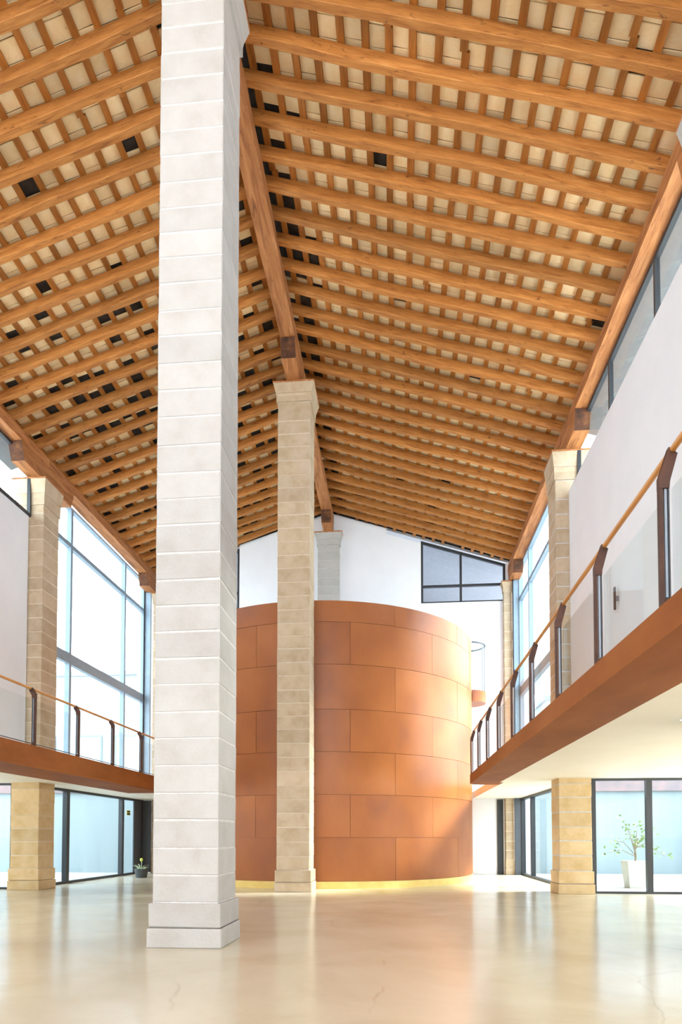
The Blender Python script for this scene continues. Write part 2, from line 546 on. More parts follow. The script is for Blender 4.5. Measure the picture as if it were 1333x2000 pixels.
# ------------------------------------------------------------------ stone columns
def column(label, x0, x1, y0, y1, ztop, z0=0.0, stone='stone_warm', mortar='mortar_warm', course=0.385, plinth=(0.27, 0.34), pout=0.07, cap=0.55, capout=0.12, gold_below=None, joint=0.022):
    cx, cy = (x0 + x1) / 2, (y0 + y1) / 2
    t = thing('stone_column', label, 'column', (cx, cy, z0))
    hx, hy = (x1 - x0) / 2, (y1 - y0) / 2
    core = 0.006
    zs = [0.0]
    for p in plinth:
        zs.append(zs[-1] + p)
    top = ztop - z0 - cap
    npl = len(plinth)
    while zs[-1] < top - course * 0.6:
        zs.append(min(top, zs[-1] + course * rnd.uniform(0.93, 1.07)))
    if zs[-1] < top:
        zs[-1] = top
    for i in range(len(zs) - 1):
        po = pout if i < npl else 0.0
        po *= (1.0, 0.72)[1 if i == npl - 1 and npl > 1 else 0]
        j = joint * rnd.uniform(0.7, 1.25)
        a, b = zs[i] + (j / 2 if i else 0), zs[i + 1] - j / 2
        w = rnd.uniform(-0.004, 0.004)
        mb = MB().bevel_box(-hx - po + w, hx + po + w, -hy - po - rnd.uniform(0, .004), hy + po, -(b - a) / 2, (b - a) / 2, 0.012, 0.5)
        mat = stone
        if gold_below and zs[i] + z0 < gold_below:
            mat = 'stone_gold'
        mb.build('stone_block', mat, t, (0, 0, (a + b) / 2), (0, 0, rnd.uniform(-0.003, 0.003)))
    MB().box(-hx + core, hx - core, -hy + core, hy - core, 0.01, top).build('mortar_core', mortar, t)
    # flared capital in two stones
    if cap:
        zc0, zc1 = top + joint / 2, ztop - z0
        h1 = zc0 + (zc1 - zc0) * 0.42

        def frust(za, zb, oa, ob):
            v = []
            for z, o in ((za, oa), (zb, ob)):
                v += [(-hx - o, -hy - o, z), (hx + o, -hy - o, z), (hx + o, hy + o, z), (-hx - o, hy + o, z)]
            return MB().add(v, [(3, 2, 1, 0), (4, 5, 6, 7), (0, 1, 5, 4), (1, 2, 6, 5), (2, 3, 7, 6), (3, 0, 4, 7)])
        frust(zc0, h1 - joint / 2, 0.012, capout * 0.4).build('capital_stone', stone, t)
        frust(h1 + joint / 2, zc1 - 0.05, capout * 0.42, capout).build('capital_stone', stone, t)
        MB().box(-hx - capout * .3, hx + capout * .3, -hy - capout * .3, hy + capout * .3, top, zc1 - 0.05).build('capital_core', stone, t)
        MB().bevel_box(-hx - capout - 0.01, hx + capout + 0.01, -hy - capout - 0.01, hy + capout + 0.01, zc1 - 0.045, zc1, 0.008).build('bearing_plank', 'beam', t)
    return t


ZCAP, ZCAPS = 14.37, 12.02
W2, WD = 0.46, 0.94
column('tall white-washed stone pier standing alone on the open floor', XC - W2, XC + W2, Y1, Y1 + WD, ZCAP, stone='stone_pale', mortar='mortar', pout=0.06, joint=0.014)
column('tall beige stone pier standing close in front of the rust-brown drum', XC - W2, XC + W2, Y2, Y2 + WD - .02, ZCAP, pout=0.06, joint=0.016)
column('short stretch of pale stone pier on the white end wall above the drum', XC - W2, XC + W2, Y3, YWALL - 0.005, ZCAP, stone='stone_pale', mortar='mortar')
column('beige stone pier through the gallery beside the potted tree window', 4.276, 5.126, Y2 + 0.04, Y2 + 0.89, ZCAPS, gold_below=3.1, mortar='mortar', pout=0.05, capout=0.09, cap=0.8)
column('beige stone pier through the narrow gallery, worn at its foot', -11.15, -10.30, Y2 + 0.04, Y2 + 0.89, ZCAPS, gold_below=3.1, pout=0.05, capout=0.09, cap=0.8, joint=0.016)
column('stone pier of which only the capital corner shows under the eaves beam', 4.276, 5.126, Y1 - 0.01, Y1 + 0.89, ZCAPS, stone='stone_pale', mortar='mortar', capout=0.13, cap=0.8)
column('slim stone pilaster between the white end wall and the dark glazing jamb', 4.33, 4.66, Y3, YWALL - 0.005, ZCAPS, pout=0.02, capout=0.09, cap=0.45)
column('slim stone pilaster in the corner beside the dark slate panel', -10.48, -10.15, Y3, YWALL - 0.005, ZCAPS, pout=0.02, capout=0.09, cap=0.45)


# ------------------------------------------------------------------ beams and bolsters
def wobble_beam(x0, x1, y0, y1, z0, z1, amp=0.012, n=14):
    v, f = [], []
    for i in range(n + 1):
        y = y0 + (y1 - y0) * i / n
        for (x, z) in ((x0, z0), (x1, z0), (x1, z1), (x0, z1)):
            v.append((x + rnd.uniform(-amp, amp), y, z + (rnd.uniform(0.001, 2 * amp) if z == z0 else 0)))
    for i in range(n):
        for k in range(4):
            f.append((i * 4 + k, i * 4 + (k + 1) % 4, i * 4 + 4 + (k + 1) % 4, i * 4 + 4 + k))
    f += [(3, 2, 1, 0), tuple(n * 4 + k for k in range(4))]
    return MB().add(v, f)


def beam(name, label, x0, x1, y0, y1, z0, z1):
    cx, cy = (x0 + x1) / 2, (y0 + y1) / 2
    o = wobble_beam(x0 - cx, x1 - cx, y0 - cy, y1 - cy, 0, z1 - z0).build(name, 'beam', None, (cx, cy, z0))
    return tag(o, label, 'beam')


def bolster(label, x0, x1, y0, y1, z0, z1):
    cx, cy = (x0 + x1) / 2, (y0 + y1) / 2
    t = thing('timber_bolster', label, 'bolster', (cx, cy, z0))
    hx, hy, hz = (x1 - x0) / 2, (y1 - y0) / 2, z1 - z0
    ch = 0.16
    prof = [(-hy + ch, 0), (hy - ch, 0), (hy, hz), (-hy, hz)]
    MB().prism(prof, 'x', -hx, hx).build('timber', 'beam', t)
    for s in (-1, 1):
        v = []
        for (yy, zz) in ((s * (hy - ch), 0.004), (s * hy, hz - 0.004)):
            for d in (0.0, 0.006):
                v += [(-hx + .004, yy + s * d, zz), (hx - .004, yy + s * d, zz)]
        MB().add(v, [(0, 1, 5, 4), (2, 6, 7, 3), (0, 2, 3, 1), (4, 5, 7, 6), (0, 4, 6, 2), (1, 3, 7, 5)]).build('end_grain', 'end_grain', t)
    return t


RB0, RB1 = XC - 0.20, XC + 0.20
ZB0, ZB1 = 14.83, 15.165
beam('ridge_beam', 'ridge beam running on past the white-washed pier, away from the drum', RB0, RB1, YEND, Y1 + .45, ZB0, ZB1)
beam('ridge_beam', 'ridge beam between the white-washed pier and the pier before the drum', RB0, RB1, Y1 + .46, Y2 + .45, ZB0, ZB1)
beam('ridge_beam', 'ridge beam between the pier before the drum and the white end wall', RB0, RB1, Y2 + .46, YWALL, ZB0, ZB1)
bolster('timber bolster on top of the white-washed pier under the ridge beam', RB0 + .0, RB1 + .0, Y1 - 1.0, Y1 + 2.0, ZCAP, ZB0)
bolster('timber bolster on top of the pier before the drum under the ridge beam', RB0, RB1, Y2 - 1.1, Y2 + 2.0, ZCAP, ZB0)
bolster('small timber bolster under the ridge beam against the white end wall', RB0, RB1, Y3 - 1.0, YWALL - .01, ZCAP, ZB0)
EX0, EX1 = 4.55, 4.95
EZ0, EZ1 = 12.50, 12.81
for side in (1, -1):
    a, b = (EX0, EX1) if side > 0 else (2 * XC - EX1, 2 * XC - EX0)
    w = 'the wide gallery' if side > 0 else 'the narrow gallery'
    beam('eaves_beam', 'eaves beam over the clerestory strip and white wall of ' + w, a, b, Y1 + .46, Y2 + .45, EZ0, EZ1)
    beam('eaves_beam', 'eaves beam over the tall patio glazing of ' + w, a, b, Y2 + .46, YWALL, EZ0, EZ1)
    beam('eaves_beam', 'eaves beam beyond the white-washed pier, away from the drum, above ' + w, a, b, YEND, Y1 + .45, EZ0, EZ1)
    bolster('eaves bolster with dark sawn end on the pier of ' + w, a, b, Y2 - 1.0, Y2 + 1.9, ZCAPS, EZ0)
    if side > 0:
        bolster('eaves bolster on the pier whose capital corner alone shows', a, b, Y1 - 1.0, Y1 + 1.95, ZCAPS, EZ0)
    bolster('eaves bolster on the slim corner pilaster of ' + w, a, b, Y3 - 1.0, YWALL - .01, ZCAPS, EZ0)

# ------------------------------------------------------------------ roof: rafters, battens, clay tiles, deck
PITCH_R, RW, RD = 0.6443, 0.14, 0.21
Y_R0 = 11.00
ULEN = 8.32
UOUT = 9.15
BP, BW, BT = 0.425, 0.125, 0.05
TP, TT = 0.318, 0.025
raf_meshes = []
for k in range(7):
    n, v, f = 16, [], []
    ph1, ph2 = rnd.uniform(0, 6), rnd.uniform(0, 6)
    for i in range(n + 1):
        u = 0.06 + (ULEN - 0.06) * i / n
        dy = 0.018 * math.sin(u * 0.9 + ph1) + rnd.uniform(-.006, .006)
        dz = 0.014 * math.sin(u * 1.3 + ph2) + rnd.uniform(-.006, .006)
        hw = RW / 2 * rnd.uniform(0.94, 1.06)
        c = 0.007
        for (y, z) in ((-hw, RD), (-hw, dz + c), (-hw + c, dz), (hw - c, dz), (hw, dz + c), (hw, RD)):
            v.append((u, y + dy, z))
    for i in range(n):
        for j in range(6):
            f.append((i * 6 + j, i * 6 + (j + 1) % 6, i * 6 + 6 + (j + 1) % 6, i * 6 + 6 + j))
    f += [tuple(range(6))[::-1], tuple(n * 6 + j for j in range(6))]
    raf_meshes.append(MB().add(v, f).mesh('rafter'))
bat_len = PITCH_R * 4
bat_mesh = []
for k in range(4):
    v, f, n = [], [], 4
    for i in range(n + 1):
        y = -bat_len / 2 + bat_len * i / n
        d = rnd.uniform(-.008, .008)
        v += [(-BW / 2 + d, y, 0), (BW / 2 + d, y, 0), (BW / 2 + d, y, BT), (-BW / 2 + d, y, BT)]
    for i in range(n):
        for j in range(4):
            f.append((i * 4 + j, i * 4 + (j + 1) % 4, i * 4 + 4 + (j + 1) % 4, i * 4 + 4 + j))
    f += [(3, 2, 1, 0), tuple(n * 4 + j for j in range(4))]
    bat_mesh.append(MB().add(v, f).mesh('batten'))
tile_mesh = MB().bevel_box(-BP / 2 + .006, BP / 2 - .006, -TP / 2 + .006, TP / 2 - .006, 0, TT, 0.006).mesh('tile')

for side in (1, -1):
    rot = (0, ALPHA, 0) if side > 0 else (0, ALPHA, math.pi)
    root = structure('ceiling', (XC, 0, ZRIDGE), rot)
    mw = Matrix.Translation((XC, 0, ZRIDGE)) @ (Matrix.Rotation(0 if side > 0 else math.pi, 4, 'Z') @ Matrix.Rotation(ALPHA, 4, 'Y'))
    off = 0.0 if side > 0 else 0.10
    k0 = -12
    rys = []
    k = k0
    while Y_R0 + off + k * PITCH_R < YWALL - 0.1:
        y = Y_R0 + off + k * PITCH_R + RW / 2
        rys.append(y)
        o = link('rafter', raf_meshes[rnd.randrange(7)], 'rafter', root, (0, side * y, 0), (0, 0, rnd.uniform(-.003, .003)))
        if rnd.random() < 0.5:      # turn the timber end for end about its own axis for variety
            o.scale = (1, -1, 1)
        k += 1
    # battens, in lengths of four rafters
    ys = rys[0] - 0.3
    nb = int((YWALL - ys) / bat_len) + 1
    for j in range(20):
        u = 0.30 + BP * j
        if u > ULEN - 0.1:
            break
        st = ys - rnd.uniform(0, bat_len * 0.5)
        for i in range(nb + 1):
            yc = st + bat_len * (i + 0.5)
            if yc - bat_len / 2 > YWALL - 0.2 or yc + bat_len / 2 > YWALL + 1.6:
                continue
            link('batten', bat_mesh[rnd.randrange(4)], 'batten', root, (u + rnd.uniform(-.022, .022), side * yc, RD), (0, 0, rnd.uniform(-.006, .006)))
    # clay tiles resting on the battens
    cells = []
    for j in range(-1, 20):
        u = 0.30 + BP * (j + 0.5)
        if u < 0.05 or u > ULEN:
            continue
        nrow = int((YWALL + 0.2 - ys) / TP)
        for i in range(nrow):
            y = ys + TP * (i + 0.5) + (0.03 if j % 2 else -0.03)
            miss = 0.012
            if side < 0:
                X = XC - u * math.cos(ALPHA)
                px = to_px((X, y, ZRIDGE - u * math.sin(ALPHA)))
                miss = 0.04 if y < 14 else (0.14 if y < 16 else 0.42 if y < 24 else 0.5)
                if j == 0:
                    miss = max(miss, 0.35)
            else:
                if j == 0:
                    miss = 0.75 if y > 13 else 0.3
                elif j == 1:
                    miss = 0.12
            if j == -1:
                miss = 0.85
            if rnd.random() < miss:
                continue
            cells.append((u, y, rnd.uniform(-.006, .006), rnd.uniform(-.02, .02), rnd.uniform(0, .008)))

    def score(c):
        P = mw @ Vector((c[0], side * c[1], RD + BT))
        px = to_px(P)
        if not (-20 < px[0] < 1353 and -20 < px[1] < 2000):
            return 1e6
        if 305 < px[0] < 470:
            return 1e5
        return (P - Vector((0, 0, EYE))).length
    cells.sort(key=score)
    for c in cells[:300]:
        link('tile', tile_mesh, 'tile', root, (c[0], side * c[1], RD + BT + c[4]), (0, c[2], c[3]))
    rest = MB()
    fz = [(0, 2, 3, 1), (4, 5, 7, 6), (0, 1, 5, 4), (2, 6, 7, 3), (0, 4, 6, 2), (1, 3, 7, 5)]
    for c in cells[300:]:
        a = math.cos(c[3]); b_ = math.sin(c[3])
        vv = []
        for z in (0, TT):
            for y in (-TP / 2 + .005, TP / 2 - .005):
                for x in (-BP / 2 + .006, BP / 2 - .006):
                    vv.append((c[0] + x * a - y * b_, side * c[1] + x * b_ + y * a, RD + BT + c[4] + z + x * c[2]))
        rest.add(vv, fz)
    r = rest.build('tile_field', 'tile', root)
    r['kind'] = 'stuff'
    for yf, yt, uo in ((YEND, Y2 + 0.6, UOUT), (Y2 + 0.6, 35.0, ULEN + 0.10)):      # deeper eaves over the infilled bays
        ya, yb = sorted((side * yf, side * yt))
        MB().box(-0.10, uo, ya, yb, RD + BT + TT + 0.012, RD + BT + TT + 0.04).build('underlay', 'underlay', root)
        MB().box(-0.12, uo + 0.05, ya, yb, RD + BT + TT + 0.045, RD + BT + TT + 0.10).build('roof_covering', 'rooftile', root)
        MB().box(ULEN + .02, uo, ya, yb, RD - .02, RD + BT).build('eaves_soffit', 'soffit_grey', root)
    # plain boarding of the part of the roof behind the camera and of the loft
    ya, yb = sorted((side * YEND, side * (rys[0] - 0.35)))
    MB().box(0.05, ULEN, ya, yb, RD, RD + BT).build('boarding', 'rafter', root)
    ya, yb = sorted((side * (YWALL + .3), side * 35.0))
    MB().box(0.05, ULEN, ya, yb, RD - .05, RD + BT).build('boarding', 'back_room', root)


# ------------------------------------------------------------------ galleries
HOLES = [(4.272, 5.13, Y2 + .036, Y2 + .894), (4.272, 5.13, Y1 - .014, Y1 + .894), (4.326, 4.664, Y3 - .004, YWALL),
         (-11.154, -10.296, Y2 + .036, Y2 + .894), (-10.484, -10.146, Y3 - .004, YWALL)]


def gallery(label, slab_boxes, beam_poly, y0, y1, xflip):
    t = thing('gallery', label, 'gallery', (0, 0, 0))
    s = MB()
    for b in slab_boxes:                      # leave the openings the piers pass through
        xs = sorted({b[0], b[1]} | {v for h in HOLES for v in h[:2] if b[0] < v < b[1]})
        ys = sorted({b[2], b[3]} | {v for h in HOLES for v in h[2:] if b[2] < v < b[3]})
        for xa, xb in zip(xs[:-1], xs[1:]):
            for ya, yb in zip(ys[:-1], ys[1:]):
                mx_, my_ = (xa + xb) / 2, (ya + yb) / 2
                if any(h[0] <= mx_ <= h[1] and h[2] <= my_ <= h[3] for h in HOLES):
                    continue
                s.box(xa + .0004, xb - .0004, ya + .0004, yb - .0004, b[4], b[5])
    s.build('floor_slab', 'cream', t)
    MB().prism(beam_poly, 'y', y0, y1).build('edge_beam', 'edge_steel', t)
    return t


g = gallery('wide upper gallery with rust-brown steel edge and cream soffit, ending at the drum',
            [(XR + 0.80, 4.7, YEND, 19.0, ZCEIL + 0.004, ZDECK - .002), (4.7, 5.2, YEND, 19.0, ZCEIL + 0.004, ZDECK - .002), (5.2, 9.6, YEND, 18.0, ZCEIL + 0.004, ZDECK - .002),
             (3.02, 5.0, 19.0, YWALL - .01, ZCEIL + 0.004, ZDECK - .002), (XR + .03, XR + .80, YEND, 19.0, ZDECK - .06, ZDECK + .004)],
            [(XR, ZCEIL), (XR + 0.80, ZCEIL), (XR + 0.80, ZDECK - .07), (XR + 0.025, ZDECK - .07), (XR + .025, ZDECK), (XR, ZDECK)], YEND, 19.0, 1)
# the edge beam's rounded end by the drum
rb = MB()
pts_o = [(XR, 19.0), (XR, 19.35), (XR + 0.12, 19.62), (XR + 0.36, 19.75), (3.02, 19.78), (3.02, 19.0)]
rb.prism([(p[0], p[1]) for p in pts_o], 'z', ZCEIL, ZDECK)
rb.build('edge_beam_end', 'edge_steel', g)
MB().box(XR + .06, 3.0, 18.98, 19.7, ZDECK + .001, ZDECK + .006).build('floor_finish', 'cream', g)
ZL0 = 2.91
g2 = gallery('narrow upper gallery with rust-brown steel edge on the white-washed pier side',
             [(-10.95, -8.56, YEND, YWALL - .01, ZCEIL, ZDECK - .002), (-16.0, -10.95, YEND, 18.0, ZCEIL, ZDECK - .002), (-8.56, XL - .03, YEND, 19.9, ZDECK - .06, ZDECK + .004)],
             [(XL, ZL0), (XL, ZDECK), (XL - .025, ZDECK), (XL - 0.025, ZDECK - .07), (-8.56, ZDECK - .07), (-8.56, ZL0)], YEND, 19.9, -1)
MB().box(XL - .001, XL + 0.022, YEND, 19.9, ZL0 + .0, ZL0 + .035).build('edge_flange', 'edge_steel', g2)

# recessed downlight in the wide gallery's soffit
t = thing('downlight', 'small recessed round downlight in the cream soffit of the wide gallery', 'downlight', (3.85, 9.05, ZCEIL + .003))
MB().lathe([(0.085, -0.001), (0.085, -0.008), (0.06, -0.010), (0.055, -0.002)]).build('trim_ring', 'white', t, smooth=True)
MB().lathe([(0.0, -0.003), (0.056, -0.003)]).build('lens', 'lamp', t)


# ------------------------------------------------------------------ railings
def railing(label, xp, out, ys, y0, y1, ztop):
    """posts on the gallery edge, kinked inwards at the top, glass panes and a round handrail"""
    t = thing('railing', label, 'railing', (xp, 0, ZDECK + 0.006))
    zk, zt = 0.97, ztop - ZDECK
    w = 0.022
    pmesh = MB().box(0, out * 0.032, -w, w, 0.0, zk).mesh('post')
    gm = MB().box(out * 0.044, out * 0.064, -w * .7, w * .7, 0.075, zk).mesh('post_bar')
    dm = MB().box(out * 0.070, out * 0.082, -w * .9, w * .9, 0.06, zk).mesh('post_plate')
    # kinked head plate that carries the handrail
    bm_ = MB().prism([(0, zk), (out * .082, zk), (out * .088, zk + .06), (out * 0.150, zt - .005), (out * 0.082, zt + .05), (0, zk + .09)], 'y', -w - .004, w + .004).mesh('post_head')
    fm = MB().box(out * .033, out * 0.085, -w - .004, w + .004, 0.0, 0.06).mesh('post_foot')
    for y in ys:
        p = link('post', pmesh, 'post', t, (0, y, 0))
        link('post_bar', gm, 'post_grey', p)
        link('post_plate', dm, 'dark', p)
        link('post_head', bm_, 'post', p)
        link('post_foot', fm, 'post', p)
    edges = [y0] + list(ys) + [y1]
    for a, b in zip(edges[:-1], edges[1:]):
        if b - a < 0.2:
            continue
        MB().box(out * 0.088, out * 0.100, a + .05, b - .045, 0.055, zk - 0.02).build('glass_pane', 'rail_glass', t)
        MB().box(out * 0.084, out * 0.104, a + .045, b - .04, 0.040, 0.054).build('glass_channel', 'dark', t)
    MB().tube([(out * 0.115, y0, zt + .03), (out * 0.115, y1, zt + .03)], 0.026, 10).build('handrail', 'handrail', t, smooth=True)
    return t


railing('glass railing with dark posts and orange handrail on the wide gallery edge', XR + 0.012, 1,
        [0.13, 1.88, 3.63, 5.40, 7.15, 8.90, 10.66, 12.40, 14.15, 15.90, 17.60, 19.28], YEND, 19.4, 4.62)
railing('glass railing with dark posts and orange handrail on the narrow gallery edge', XL - 0.012, -1,
        [3.4, 5.2, 7.05, 8.85, 10.65, 12.50, 14.31, 16.14, 17.98, 19.8], YEND, 19.85, 4.50)

# ------------------------------------------------------------------ rust-brown drum of curved steel panels
KD = 1.1175
DX, DY, DR = -2.4196 * KD, 21.6527 * KD, 4.8179 * KD
DZT, DZB = 1.5 + (7.79 - 1.5) * KD, 1.5 + (0.352 - 1.5) * KD
zj = [1.5 + (z - 1.5) * KD for z in (0.352, 1.5006, 2.628, 3.7605, 4.885, 6.0826, 7.2178, 7.79)]
drum = thing('panelled_drum', 'tall round drum clad in curved rust-brown steel panels', 'drum', (DX, DY, 0))


def arc_panel(a0, a1, r0, r1, z0, z1, n=8):
    v, f = [], []
    for i in range(n + 1):
        a = math.radians(a0 + (a1 - a0) * i / n)
        for r_ in (r0, r1):
            for z in (z0, z1):
                v.append((r_ * math.cos(a), r_ * math.sin(a), z))
    for i in range(n):
        b = i * 4
        f += [(b, b + 4, b + 5, b + 1), (b + 2, b + 3, b + 7, b + 6), (b, b + 2, b + 6, b + 4), (b + 1, b + 5, b + 7, b + 3)]
    f += [(0, 1, 3, 2), (n * 4, n * 4 + 2, n * 4 + 3, n * 4 + 1)]
    return MB().add(v, f)


PA = 30.6
for i in range(7):
    z0, z1 = zj[i], zj[i + 1]
    base = -76.15 if i in (1, 3, 5) else -60.95
    gap = 0.10
    k = -5
    while True:
        a0 = base + PA * k
        a1 = a0 + PA
        k += 1
        if a0 >= 29.5:
            break
        a0c, a1c = max(a0, -209.5), min(a1, 29.5)
        if a1c - a0c < 1:
            continue
        h_ = (z1 - z0)
        p = arc_panel(a0c + gap / 2, a1c - gap / 2, DR - 0.02, DR + rnd.uniform(-.002, .002), -h_ / 2 + .005, h_ / 2 - .005, 10)
        p.build('steel_panel', 'corten', drum, (0, 0, (z0 + z1) / 2), smooth=True)
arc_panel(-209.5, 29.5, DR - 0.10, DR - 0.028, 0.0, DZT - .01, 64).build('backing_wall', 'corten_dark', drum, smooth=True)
arc_panel(-209.5, 29.5, DR - 0.027, DR - 0.006, 0.0, DZB - .005, 64).build('plinth', 'plinth', drum, smooth=True)

# small curved landing beside the drum, behind the gallery end
ly, lx, lr = 25.0, 2.69, 0.64
land = thing('curved_landing', 'small curved landing with glass guard and orange underside beside the drum', 'landing', (lx, ly, 6.6))


def half_disc(r0, r1, z0, z1, a0=-84, a1=84, n=18):
    return arc_panel(a0, a1, r0, r1, z0, z1, n)


half_disc(0.02, lr, 0.0, 0.42).build('landing_slab', 'corten', land)
half_disc(lr - .03, lr - .015, 0.42, 2.20).build('glass_guard', 'rail_glass', land, smooth=True)
arcp = [((lr - .02) * math.cos(math.radians(a)), (lr - .02) * math.sin(math.radians(a)), 2.23) for a in range(-84, 85, 12)]
MB().tube(arcp, 0.034, 8).build('guard_rail', 'slate', land, smooth=True)
MB().box(-0.031, 0.03, -0.3, 0.3, 0.05, 0.40).build('wall_fixing', 'corten', land)
for a in (-40, 10):
    x, y = (lr - .02) * math.cos(math.radians(a)), (lr - .02) * math.sin(math.radians(a))
    MB().box(x - .012, x + .012, y - .012, y + .012, 0.42, 2.22).build('guard_post', 'blue_alu', land)


# ------------------------------------------------------------------ glazing
def window_x(name, x, y0, y1, z0, z1, mull, trans, frame='blue_alu', fw=0.10, fd=0.16, thick=None, glass='glass', edge=True):
    """glazed wall in a plane of constant x"""
    w = structure(name, (x, 0, 0))
    fr = frame
    if edge:
        for y in (y0 + fw / 2, y1 - fw / 2):
            MB().box(-fd / 2, fd / 2, y - fw / 2, y + fw / 2, z0, z1).build('frame_post', fr, w)
        for z in (z0 + .04, z1 - .04):
            MB().box(-fd / 2, fd / 2, y0 + fw, y1 - fw, z - .04, z + .04).build('frame_rail', fr, w)
    for y in mull:
        MB().box(-fd / 2, fd / 2, y - fw / 2, y + fw / 2, z0 + .08, z1 - .08).build('mullion', fr, w)
    ys = [y0] + list(mull) + [y1]
    for i, z in enumerate(trans):
        th = (thick or [0.10] * len(trans))[i]
        for a, b in zip(ys[:-1], ys[1:]):
            MB().box(-fd / 2 + .004, fd / 2 - .004, a + fw / 2, b - fw / 2, z - th / 2, z + th / 2).build('transom', fr, w)
    zs = [z0] + list(trans) + [z1]
    for a, b in zip(ys[:-1], ys[1:]):
        for c, d in zip(zs[:-1], zs[1:]):
            MB().box(-.006, .006, a + .01, b - .01, c + .01, d - .01).build('pane', glass, w)
    return w


def window_y(name, y, x0, x1, z0, z1, mull, frame='dark', fw=0.10, fd=0.14, glass='glass'):
    w = structure(name, (0, y, 0))
    xs = [x0] + list(mull) + [x1]
    for x in (x0 + fw / 2, x1 - fw / 2):
        MB().box(x - fw / 2, x + fw / 2, -fd / 2, fd / 2, z0, z1).build('frame_post', frame, w)
    for z in (z0 + .03, z1 - .03):
        MB().box(x0 + fw, x1 - fw, -fd / 2, fd / 2, z - .03, z + .03).build('frame_rail', frame, w)
    for x in mull:
        MB().box(x - fw / 2, x + fw / 2, -fd / 2, fd / 2, z0 + .06, z1 - .06).build('mullion', frame, w)
    for a, b in zip(xs[:-1], xs[1:]):
        MB().box(a + .01, b - .01, -.006, .006, z0 + .01, z1 - .01).build('pane', glass, w)
    return w


YG0, YG1 = Y2 + 0.90, 26.72
GXR, GXL = 5.0, -10.90
# tall patio glazing over the galleries
wr = window_x('window_1', GXR, YG0, YG1, ZDECK, EZ0, [20.40, 24.70], [7.42, 11.20], thick=[0.34, 0.14], fw=0.13)
wl = window_x('window_2', GXL, YG0, YG1, ZDECK, EZ0, [20.40, 24.65], [7.42, 11.20], thick=[0.34, 0.14], fw=0.13)
for w, x in ((wr, -0.34), (wl, 0.05)):
    MB().box(x + .01, x + 0.28, 26.72 - .08, 26.74, ZDECK, EZ0).build('end_jamb', 'blue_alu', w)
    MB().box(x + .0, x + 0.03, 26.72 - .16, 26.725, ZDECK, EZ0).build('end_jamb_edge', 'dark', w)
# ground floor patio glazing along the hall
wr2 = window_x('window_3', GXR, YG0, YG1, 0.0, ZCEIL, [20.40, 24.75], [], frame='dark', fw=0.16)
wl2 = window_x('window_4', GXL, YG0, YG1, 0.0, ZCEIL, [20.42, 24.68], [], frame='dark', fw=0.18)
MB().box(-0.33, 0.0, 26.60, 26.73, 0.0, ZCEIL).build('end_jamb', 'slate', wr2)
MB().box(0.02, 0.06, 25.75, 26.72, 0.05, ZCEIL - .02).build('slate_panel', 'slate', wl2)
MB().box(0.06, 0.42, 26.62, 26.73, 0.05, ZCEIL - .02).build('end_jamb', 'slate', wl2)
# cross glazing of the side rooms facing the patios
window_y('window_5', 18.02, 5.14, 9.6, 0.0, ZCEIL, [6.68, 8.2], fw=0.15)
window_y('window_6', 18.02, -16.0, -11.16, 0.0, ZCEIL, [-14.4, -12.8], fw=0.12)
# clerestory strips above the white infill walls
for i, (x, nm) in enumerate(((4.90, 'window_7'), (2 * XC - 4.90, 'window_8'))):
    window_x(nm, x, Y1 + .95, Y2 + .02, WTOP, EZ0, [12.38, 15.05], [], frame='dark', fw=0.07, fd=0.10)
    window_x('window_%d' % (9 + i), x, YEND, Y1 - .05, WTOP, EZ0, [-3.0, 0.0, 2.9, 5.8], [], frame='dark', fw=0.07, fd=0.10)


def gable_window(name, x0, x1):
    """four panes under the roof slope"""
    w = structure(name, (0, YWALL + .10, 0))
    xm, zm = x0 + (x1 - x0) * 0.475 if x0 > XC else x1 - (x1 - x0) * 0.475, 12.03
    f, d = 0.09, 0.06
    top = lambda x: roof_z(x) - 0.02
    for x in (x0 + f / 2, xm, x1 - f / 2):
        MB().prism([(x - f / 2, WZ0), (x + f / 2, WZ0), (x + f / 2, top(x + f / 2)), (x - f / 2, top(x - f / 2))], 'y', -d, d).build('frame_post', 'dark', w)
    for a, b in ((x0 + f, xm - f / 2), (xm + f / 2, x1 - f)):
        MB().box(a, b, -d + .004, d - .004, WZ0, WZ0 + .07).build('frame_rail', 'dark', w)
        MB().box(a, b, -d + .004, d - .004, zm - .045, zm + .045).build('transom', 'dark', w)
        MB().prism([(a, top(a) - .1), (b, top(b) - .1), (b, top(b)), (a, top(a))], 'y', -d + .004, d - .004).build('frame_head', 'dark', w)
        MB().box(a, b, -.006, .006, WZ0 + .05, zm - .03).build('pane', 'grey_glass', w)
        MB().prism([(a, zm + .03), (b, zm + .03), (b, top(b) - .08), (a, top(a) - .08)], 'y', -.006, .006).build('pane', 'grey_glass', w)
    return w


gable_window('window_11', GX0, GX1)
gable_window('window_12', HX0, HX1)

# dark door leaf at the foot of the end wall
dr = structure('door_1', (4.02, YWALL, 0))
MB().box(0, 0.24, -0.06, -0.004, 0.0, 3.05).build('door_leaf', 'dark', dr)
MB().box(0.25, 0.29, -0.04, -0.004, 0.0, 3.05).build('door_frame', 'white', dr)

# ------------------------------------------------------------------ small things inside
lamp = thing('wall_lamp', 'slim black vertical bar lamp on the white wall behind the glass railing', 'lamp', (4.62, 13.9, 6.52))
MB().bevel_box(-0.10, -0.06, -0.03, 0.03, -0.24, 0.24, 0.006).build('lamp_bar', 'black', lamp)
MB().box(-0.06, 0, -0.02, 0.02, -0.05, 0.05).build('bracket', 'post_grey', lamp)

